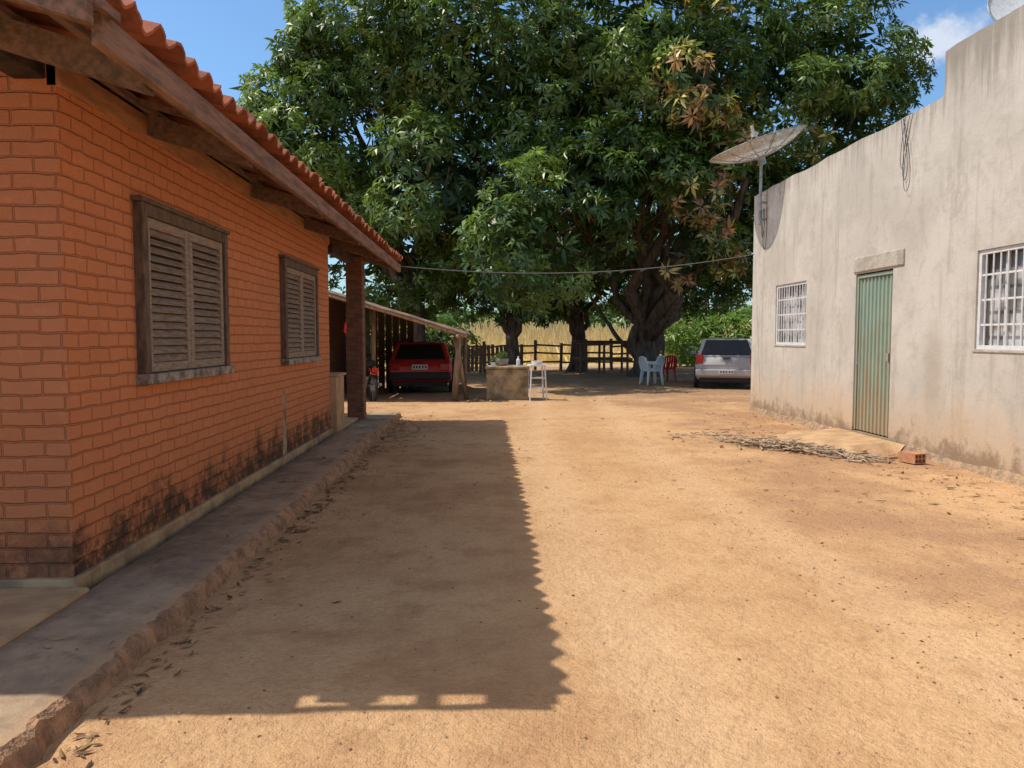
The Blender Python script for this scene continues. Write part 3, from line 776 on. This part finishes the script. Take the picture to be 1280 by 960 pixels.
# ---------------------------------------------------------------- lean-to shed
shed=empty('lean_to_shed')
m=MB(); vv=[];ff=[]
sy=np.linspace(16.5,21.2,120)
sx=np.linspace(0,1,14)
for y in sy:
    for u in sx:
        x=-3.8+u*3.35; z=2.52-u*1.02+.022*math.sin(y/.18*6.283)+.02*nz(x*1.5,y*1.5)+ .012*((u*9)%1)
        vv.append((x,y,z))
for j in range(len(sy)-1):
    for i in range(13):
        a=j*14+i; ff.append((a,a+1,a+15,a+14))
m.add(vv,ff); ob=m.obj('roof',simple('old_shed_tile',(.32,.21,.14),.9,.4,4,bmp=.5,bd=.01,col2=(.17,.11,.08)),shed); so=ob.modifiers.new('s','SOLIDIFY'); so.thickness=.02
m=MB()
m.tube([(-3.8,16.55,2.44),(-2.1,16.56,1.95),(-.42,16.55,1.43)],[.05,.045,.04],8)
m.tube([(-3.8,20.9,2.44),(-.45,20.9,1.43)],.045,8)
m.tube([(-.62,16.4,1.43),(-.6,21,1.43)],.045,8)
m.tube([(-.72,17.0,0),(-.66,17.0,.8),(-.60,16.95,1.45)],[.075,.065,.055],8)
m.tube([(-.45,17.2,0),(-.62,17.05,1.0),(-.72,17,1.42)],[.05,.045,.04],8)
m.tube([(-.6,20.8,0),(-.58,20.8,1.42)],.06,8)
m.tube([(-2.62,17.6,0),(-2.6,17.6,2.1)],.055,8)
m.obj('log_posts',M_log,shed,smooth=True)
m=MB(); m.box(-3.95,-3.8,16.6,21.2,0,2.45); m.obj('side_wall',M_shedwall,shed)
m=MB()
for k in range(9): 
    x=-3.78+k*.2; m.box(x,x+.17,21.0+.02*(k%2),21.03+.02*(k%2),0,min(2.3,2.42-(x+3.8)*.305))
m.obj('back_boards',M_wood,shed)
m=MB(); m.box(-3.3,-2.75,17.9,17.94,.1,2.0); m.obj('green_door',simple('shed_green',(.09,.13,.10),.8,.3,6),shed)
m=MB(); m.tube([(-3.0,16.7,2.1),(-3.0,16.7,1.85),(-3.0,16.7,1.7),(-3.0,16.7,1.52),(-3.0,16.7,1.45)],[.01,.02,.10,.12,.05],10); m.obj('hanging_bag',M_plred,smooth=True)

# ---------------------------------------------------------------- cars
def car(name,loc,rz,paint,W=.80,Lc=3.9,H=1.40,belt=.88,black_bumper=False,rake=.35):
    e=empty(name,loc,rz)
    m=MB()
    st=[(0.0,W*.90,.42,.66),(.05,W*.97,.33,belt-.08),(.14,W,.27,belt-.01),(.6,W*1.02,.22,belt),(1.6,W*1.03,.2,belt),(2.75,W*1.02,.2,belt-.01),(Lc-.35,W*.97,.24,belt-.16),(Lc-.08,W*.90,.3,belt-.27),(Lc,W*.8,.38,belt-.38)]
    rings=[]
    for (y,w,zb,zt) in st:
        pr=[(-w*.90,zb),(-w*.985,zb+.10),(-w,zb+(zt-zb)*.6),(-w*.95,zt-.02),(-w*.90,zt),(0,zt+.015),(w*.90,zt),(w*.95,zt-.02),(w,zb+(zt-zb)*.6),(w*.985,zb+.10),(w*.90,zb),(0,zb)]
        rings.append([(x,y,z) for x,z in pr])
    n=12; vv=[p for r in rings for p in r]; ff=[]
    for j in range(len(rings)-1):
        for k in range(n):
            k2=(k+1)%n; ff.append((j*n+k,j*n+k2,(j+1)*n+k2,(j+1)*n+k))
    ff.append(tuple(range(n))); ff.append(tuple((len(rings)-1)*n+k for k in range(n))[::-1])
    m.add(vv,ff); ob=m.obj('body',paint,e,smooth=True,bevel=.012); 
    b0=.10; b1=2.95; t0=b0+rake; t1=2.15; wb=W*.93; wt=W*.76; zt=H
    m=MB()
    def P(u,side,top):
        y=(t0+(t1-t0)*u) if top else (b0+(b1-b0)*u)
        w=wt if top else wb
        return (side*w,y,(zt-.03 if top else belt-.01))
    us=[0,.42,.78,1.0]
    def addq(a,b_,c,d,ins):
        a,b_,c,d=map(Vector,(a,b_,c,d)); ce=(a+b_+c+d)/4
        q=[]
        for v in (a,b_,c,d):
            dv=ce-v; q.append(v+dv.normalized()*min(ins*1.35,dv.length*.6))
        nrm=(b_-a).cross(d-a).normalized()
        m.add([a,b_,c,d]+q,[(0,1,5,4),(1,2,6,5),(2,3,7,6),(3,0,4,7)],0)
        q2=[v-nrm*.008 for v in q]
        m.add(q+q2,[(0,1,5,4),(1,2,6,5),(2,3,7,6),(3,0,4,7)],0); m.add(q2,[(0,1,2,3)],1)
    addq(P(0,-1,0),P(0,1,0),P(0,1,1),P(0,-1,1),.07)
    addq(P(1,1,0),P(1,-1,0),P(1,-1,1),P(1,1,1),.06)
    for i in range(3):
        addq(P(us[i],1,0),P(us[i+1],1,0),P(us[i+1],1,1),P(us[i],1,1),.04)
        addq(P(us[i+1],-1,0),P(us[i],-1,0),P(us[i],-1,1),P(us[i+1],-1,1),.04)
    rows=[];nr=6;nc=6
    for i in range(nr+1):
        for k in range(nc+1):
            u=i/nr;s=-1+2*k/nc
            y=t0+(t1-t0)*u; rows.append((s*wt,y,zt-.03+.035*(1-s*s)*(.5+.5*math.sin(math.pi*min(1,max(0,u*1.1))))))
    fr=[]
    for i in range(nr):
        for k in range(nc):
            a=i*(nc+1)+k; fr.append((a,a+1,a+nc+2,a+nc+1))
    m.add(rows,fr,0); m.obj('cabin',[paint,M_glass],e)
    m=MB(); bm=M_blackpl if black_bumper else paint
    m.box(-W*.97,W*.97,-.09,.10,.36,.54); m.box(-W*.95,W*.95,Lc-.12,Lc+.06,.34,.52); m.obj('bumpers',bm,e,bevel=.03,seg=3)
    m=MB()
    for s in (-1,1):
        if black_bumper: m.box(min(s*W*.62,s*W*.93),max(s*W*.62,s*W*.93),-.012,.1,belt-.27,belt-.08)
        else:
            m.box(min(s*W*.74,s*W*.985),max(s*W*.74,s*W*.985),.005,.22,belt-.22,belt+.04)
    m.obj('tail_lights',M_tail,e,bevel=.02,seg=2)
    m=MB(); 
    m.box(-.20,.20,-.105 if not black_bumper else -.02,-.08 if not black_bumper else .03,(.42 if not black_bumper else .60),(.53 if not black_bumper else .73)); m.obj('licence_plate',M_plate_w,e,bevel=.004)
    m=MB()
    for dx in (-.16,-.09,-.02,.06,.13): m.box(dx,dx+.035,-.025 if black_bumper else -.109,(-.0205 if black_bumper else -.1055),(.64 if black_bumper else .455),(.70 if black_bumper else .505))
    m.obj('plate_letters',M_blackpl,e)
    m=MB(); m.tube([(.05,.12+rake*.15,belt+.03),(.30,.12+rake*.3,belt+.10)],.008,5); m.box(-.1,.1,-.012,.05,belt-.06,belt-.035); m.obj('wiper_and_latch',M_blackpl,e)
    for k,(s,y) in enumerate(((-1,.72),(1,.72),(-1,Lc-.75),(1,Lc-.75))):
        m=MB(); xo=s*(W+.025); xi=s*(W-.17)
        prof=[(xi,.20),(xi,.27),(xi+s*.03,.29),(xo-s*.03,.29),(xo,.27),(xo,.19)]
        m.tube([(p[0],y,.29) for p in prof],[p[1] for p in prof],24,0)
        m.tube([(xo-s*.02,y,.29),(xo+s*.004,y,.29),(xo+s*.012,y,.29)],[.19,.17,.05],16,1)
        m.obj('wheel_%d'%(k+1),[M_rubber,M_hub],e)
        m=MB(); m.tube([(s*(W*.9),y,.32),(s*(W*1.035),y,.32)],.345,24); m.obj('arch_%d'%(k+1),M_blackpl,e)
    m=MB()
    for s in(-1,1): m.rbox((s*(W+.09),2.25,belt+.06),(.16,.08,.11))
    m.obj('mirrors',paint if not black_bumper else M_blackpl,e,bevel=.02)
    m=MB(); m.tube([(-W*.3,-.04,.24),(-W*.3,.2,.24)],.025,8); m.box(-W*.85,W*.85,.05,Lc-.1,.19,.3); m.obj('underbody',M_blackpl,e)
    m=MB()
    for s in(-1,1):
        for y in (1.05,2.05): m.box(min(s*W*1.0,s*W*1.032),max(s*W*1.0,s*W*1.032),y,y+.012,.3,belt-.06)
        m.box(min(s*W*1.0,s*W*1.05),max(s*W*1.0,s*W*1.05),1.85,1.99,belt-.15,belt-.12)
    m.obj('door_seams',M_blackpl,e)
    if not black_bumper:
        m=MB(); m.tube([(.2,t0+.1,zt),(.2,t0-.12,zt+.18)],.005,5); m.obj('antenna',M_blackpl,e)
    return e
car('parked_car',(-1.66,18.9,0),math.radians(2),M_redpaint,.79,3.8,1.30,.84,True,.50)
car('parked_car.001',(6.48,20.2,0),math.radians(-17),M_silver,.83,3.9,1.40,.90,False,.36)

mo=empty('motorcycle',(-2.75,17.2,0),math.radians(25))
m=MB()
for y in (-.6,.6):
    ring=[(0,y+.29*math.cos(a),.29+.29*math.sin(a)) for a in np.linspace(0,2*math.pi,25)]
    m.tube(ring,.04,8,0)
    m.tube([(-.04,y,.29),(.04,y,.29)],.07,10,2)
    for a in np.linspace(0,2*math.pi,10)[:-1]: m.tube([(0,y,.29),(0,y+.27*math.cos(a),.29+.27*math.sin(a))],.004,4,2)
m.tube([(0,.6,.29),(0,.42,.95)],.03,8,2); m.tube([(-.33,.38,1.02),(-.1,.42,.97),(.1,.42,.97),(.33,.38,1.02)],.015,6,0)
m.tube([(0,.40,.78),(0,.2,.84),(0,-.05,.76)],[.08,.13,.08],10,1)
m.tube([(0,0,.78),(0,-.3,.80),(0,-.68,.84)],[.07,.11,.07],8,0)
m.tube([(0,.05,.42),(0,-.2,.4)],.13,8,2); m.tube([(0,-.6,.29),(0,-.1,.4)],.025,6,2); m.tube([(.1,-.1,.35),(.12,-.8,.38)],.035,8,2)
m.rbox((0,-.68,.66),(.14,.28,.03),(.4,0,0),1); m.rbox((0,.6,.62),(.12,.34,.02),(-.1,0,0),1)
m.rbox((0,-.82,.70),(.14,.04,.09),(0,0,0),3); m.rbox((0,.48,.9),(.16,.1,.16),(0,0,0),1)
m.obj('frame',[M_rubber,M_redpaint,M_metal,M_tail],mo)

def chair(name,loc,rz,mat):
    e=empty(name,loc,rz); m=MB()
    m.rbox((0,0,.42),(.50,.46,.045)); m.obj('seat',mat,e,bevel=.015)
    m=MB()
    for sx in(-1,1):
        for sy in(-1,1): m.tube([(sx*.21,sy*.2,.41),(sx*.26,sy*.25,0)],[.042,.026],6)
    m.obj('legs',mat,e)
    m=MB()
    for k in range(5): m.rbox((-.18+k*.09,.245,.62),(.065,.018,.36),(-.18,0,0))
    m.tube([(-.23,.2,.42),(-.25,.27,.66),(-.17,.30,.80),(0,.31,.83),(.17,.30,.80),(.25,.27,.66),(.23,.2,.42)],.03,6); m.obj('backrest',mat,e)
    m=MB()
    for s in(-1,1): m.tube([(s*.24,.26,.64),(s*.28,.0,.64),(s*.27,-.22,.60),(s*.24,-.22,.42)],.028,6)
    m.obj('arms',mat,e)
chair('plastic_chair',(4.92,22.4,0),math.radians(105),M_plwhite)
chair('plastic_chair.001',(5.22,23.6,0),math.radians(-130),M_plwhite)
chair('plastic_chair.002',(5.72,24.0,0),math.radians(200),M_plred)
st=empty('white_stool',(1.13,16.9,0),math.radians(8)); m=MB()
m.box(-.19,.19,-.17,.17,.76,.80); m.obj('seat',M_plwhite,st,bevel=.01)
m=MB()
for sx in(-1,1):
    for sy in(-1,1): m.tube([(sx*.15,sy*.14,.76),(sx*.19,sy*.17,0)],.018,6)
for z in(.28,.5):
    w=.15+.04*(1-z/.76)
    m.tube([(-w,-.15,z),(w,-.15,z)],.012,6); m.tube([(-w,.15,z),(w,.15,z)],.012,6); m.tube([(-w,-.15,z),(-w,.15,z)],.012,6); m.tube([(w,-.15,z),(w,.15,z)],.012,6)
m.obj('legs',M_plwhite,st)
m=MB(); m.tube([(0,0,.802),(0,0,.86),(0,0,.88)],[.09,.13,.135],14); m.obj('basin',M_plwhite,st)
tk=empty('concrete_tank'); m=MB()
m.box(0,.93,16.8,17.7,-.05,.70); m.box(-.03,.96,16.77,17.73,.702,.76); m.obj('body',M_conc,tk,bevel=.02)
m=MB(); m.tube([(.35,17.2,.76),(.35,17.2,.80),(.35,17.2,.92)],[.10,.13,.17],12,0); m.tube([(.72,17.1,.76),(.72,17.1,.9),(.72,17.1,.93),(.72,17.1,.98)],[.045,.045,.02,.02],10,1); m.box(.1,.2,17.0,17.1,.762,.84,1); m.obj('pots',[M_metal,M_plwhite],tk)
bush('potted_plant',[(.35,17.2,.98,.13),(.15,17.3,.88,.10)],(.12,.19,.05),.3,1100)
m=MB()
for x in np.arange(-1.2,7.8,1.1): m.tube([(x,32.5+.1*math.sin(x*7),0),(x+rng.normal(0,.04),32.5,1.15+rng.uniform(0,.3))],.07,7)
for z in (.35,.7,1.05):
    for x in np.arange(-1.2,7,1.1): m.tube([(x,32.42,z+rng.normal(0,.04)),(x+1.15,32.42,z+rng.normal(0,.04))],.045,6)
m.obj('wooden_fence',M_wood)
m=MB()
for k in range(14): m.rbox((-.7+k*.16,29.6,.55),(.13,.03,1.05+rng.uniform(-.15,.15)),(0,rng.normal(0,.04),0))
m.obj('board_fence',M_wood)
ws=empty('wooden_rack'); m=MB()
for x in (3.6,4.5,5.4):
    for y in (28.8,30): m.tube([(x,y,0),(x,y,1.2)],.05,7)
for y in (28.8,30): m.tube([(3.4,y,.55),(5.6,y,.55)],.04,7); m.tube([(3.4,y,1.2),(5.6,y,1.2)],.05,7)
m.obj('posts',M_wood,ws)
m=MB()
for k in range(11): m.rbox((3.5+k*.2,29.4,1.27),(.17,1.6,.03),(0,0,rng.normal(0,.03)))
for k in range(11): m.rbox((3.5+k*.2,29.4,.61),(.17,1.3,.03),(0,0,rng.normal(0,.03)))
m.obj('planks',M_wood,ws)
m=MB()
for (x,y,s) in ((-.25,16.6,.07),(-.1,16.5,.05),(-.4,16.4,.04),(.1,16.45,.04)): m.rbox((x,y,s*.4),(s*2,s*1.5,s),(.2,.3,x*9))
m.obj('stones',M_conc,bevel=.02)

# ---------------------------------------------------------------- light
L=Vector((.634,-.035,-1)).normalized()
sd=bpy.data.lights.new('sun','SUN'); sd.energy=3.9; sd.angle=math.radians(.53); sd.color=(1,.95,.86)
so=bpy.data.objects.new('sun',sd); so.rotation_euler=L.to_track_quat('-Z','Y').to_euler(); so.location=(-10,0,20); link(so)
w=bpy.data.worlds.new('World'); scene.world=w; w.use_nodes=True; nt=w.node_tree; nt.nodes.clear()
sky=nt.nodes.new('ShaderNodeTexSky'); sky.sky_type='NISHITA'; sky.sun_disc=False
sky.sun_elevation=math.asin(-L.z); sky.sun_rotation=math.atan2(-L.x,-L.y); sky.altitude=200; sky.air_density=1.15; sky.dust_density=1.2; sky.ozone_density=1.2
tc=nd(nt,'ShaderNodeTexCoord').outputs['Generated']
wob=nd(nt,'ShaderNodeTexNoise',{'Vector':tc,'Scale':26.0,'Detail':6.0,'Roughness':.65}).outputs['Color']
v=nd(nt,'ShaderNodeVectorMath',{0:wob,1:(.5,.5,.5)},operation='SUBTRACT').outputs[0]
v=nd(nt,'ShaderNodeVectorMath',{0:v,'Scale':.07},operation='SCALE').outputs[0]
v=nd(nt,'ShaderNodeVectorMath',{0:tc,1:v},operation='ADD').outputs[0]
v=nd(nt,'ShaderNodeVectorMath',{0:v,1:(.486,.813,.316)},operation='SUBTRACT').outputs[0]
v=nd(nt,'ShaderNodeVectorMath',{0:v,1:(1.0,1.0,2.0)},operation='MULTIPLY').outputs[0]
d=nd(nt,'ShaderNodeVectorMath',{0:v},operation='LENGTH').outputs['Value']
f=rng_(nt,d,.062,.012,0,.85)
_,dy_,dz_=sep(nt,tc)
skc=mixc(nt,rng_(nt,dz_,.75,.35),mixc(nt,1.0,sky.outputs[0],(1.25,1.08,.92),'MULTIPLY'),mixc(nt,1.0,sky.outputs[0],(.74,.98,1.18),'MULTIPLY'))
cm=mixc(nt,f,skc,(5.2,5.6,6.2))
bg=nd(nt,'ShaderNodeBackground',{'Color':cm,'Strength':.15})
out=nt.nodes.new('ShaderNodeOutputWorld'); nt.links.new(bg.outputs[0],out.inputs[0])

# ---------------------------------------------------------------- camera
cd=bpy.data.cameras.new('camera'); cd.sensor_width=36; cd.lens=945/1280*36; cd.clip_end=4000; cd.clip_start=.05
co=bpy.data.objects.new('camera',cd); link(co)
ps=math.radians(1.94); th=math.radians(3.51)
F=Vector((math.sin(ps)*math.cos(th),math.cos(ps)*math.cos(th),-math.sin(th))); R=Vector((math.cos(ps),-math.sin(ps),0)); U=R.cross(F)
Mx=Matrix((R,U,-F)).transposed().to_4x4(); Mx.translation=Vector((0,0,1.4)); co.matrix_world=Mx
scene.camera=co
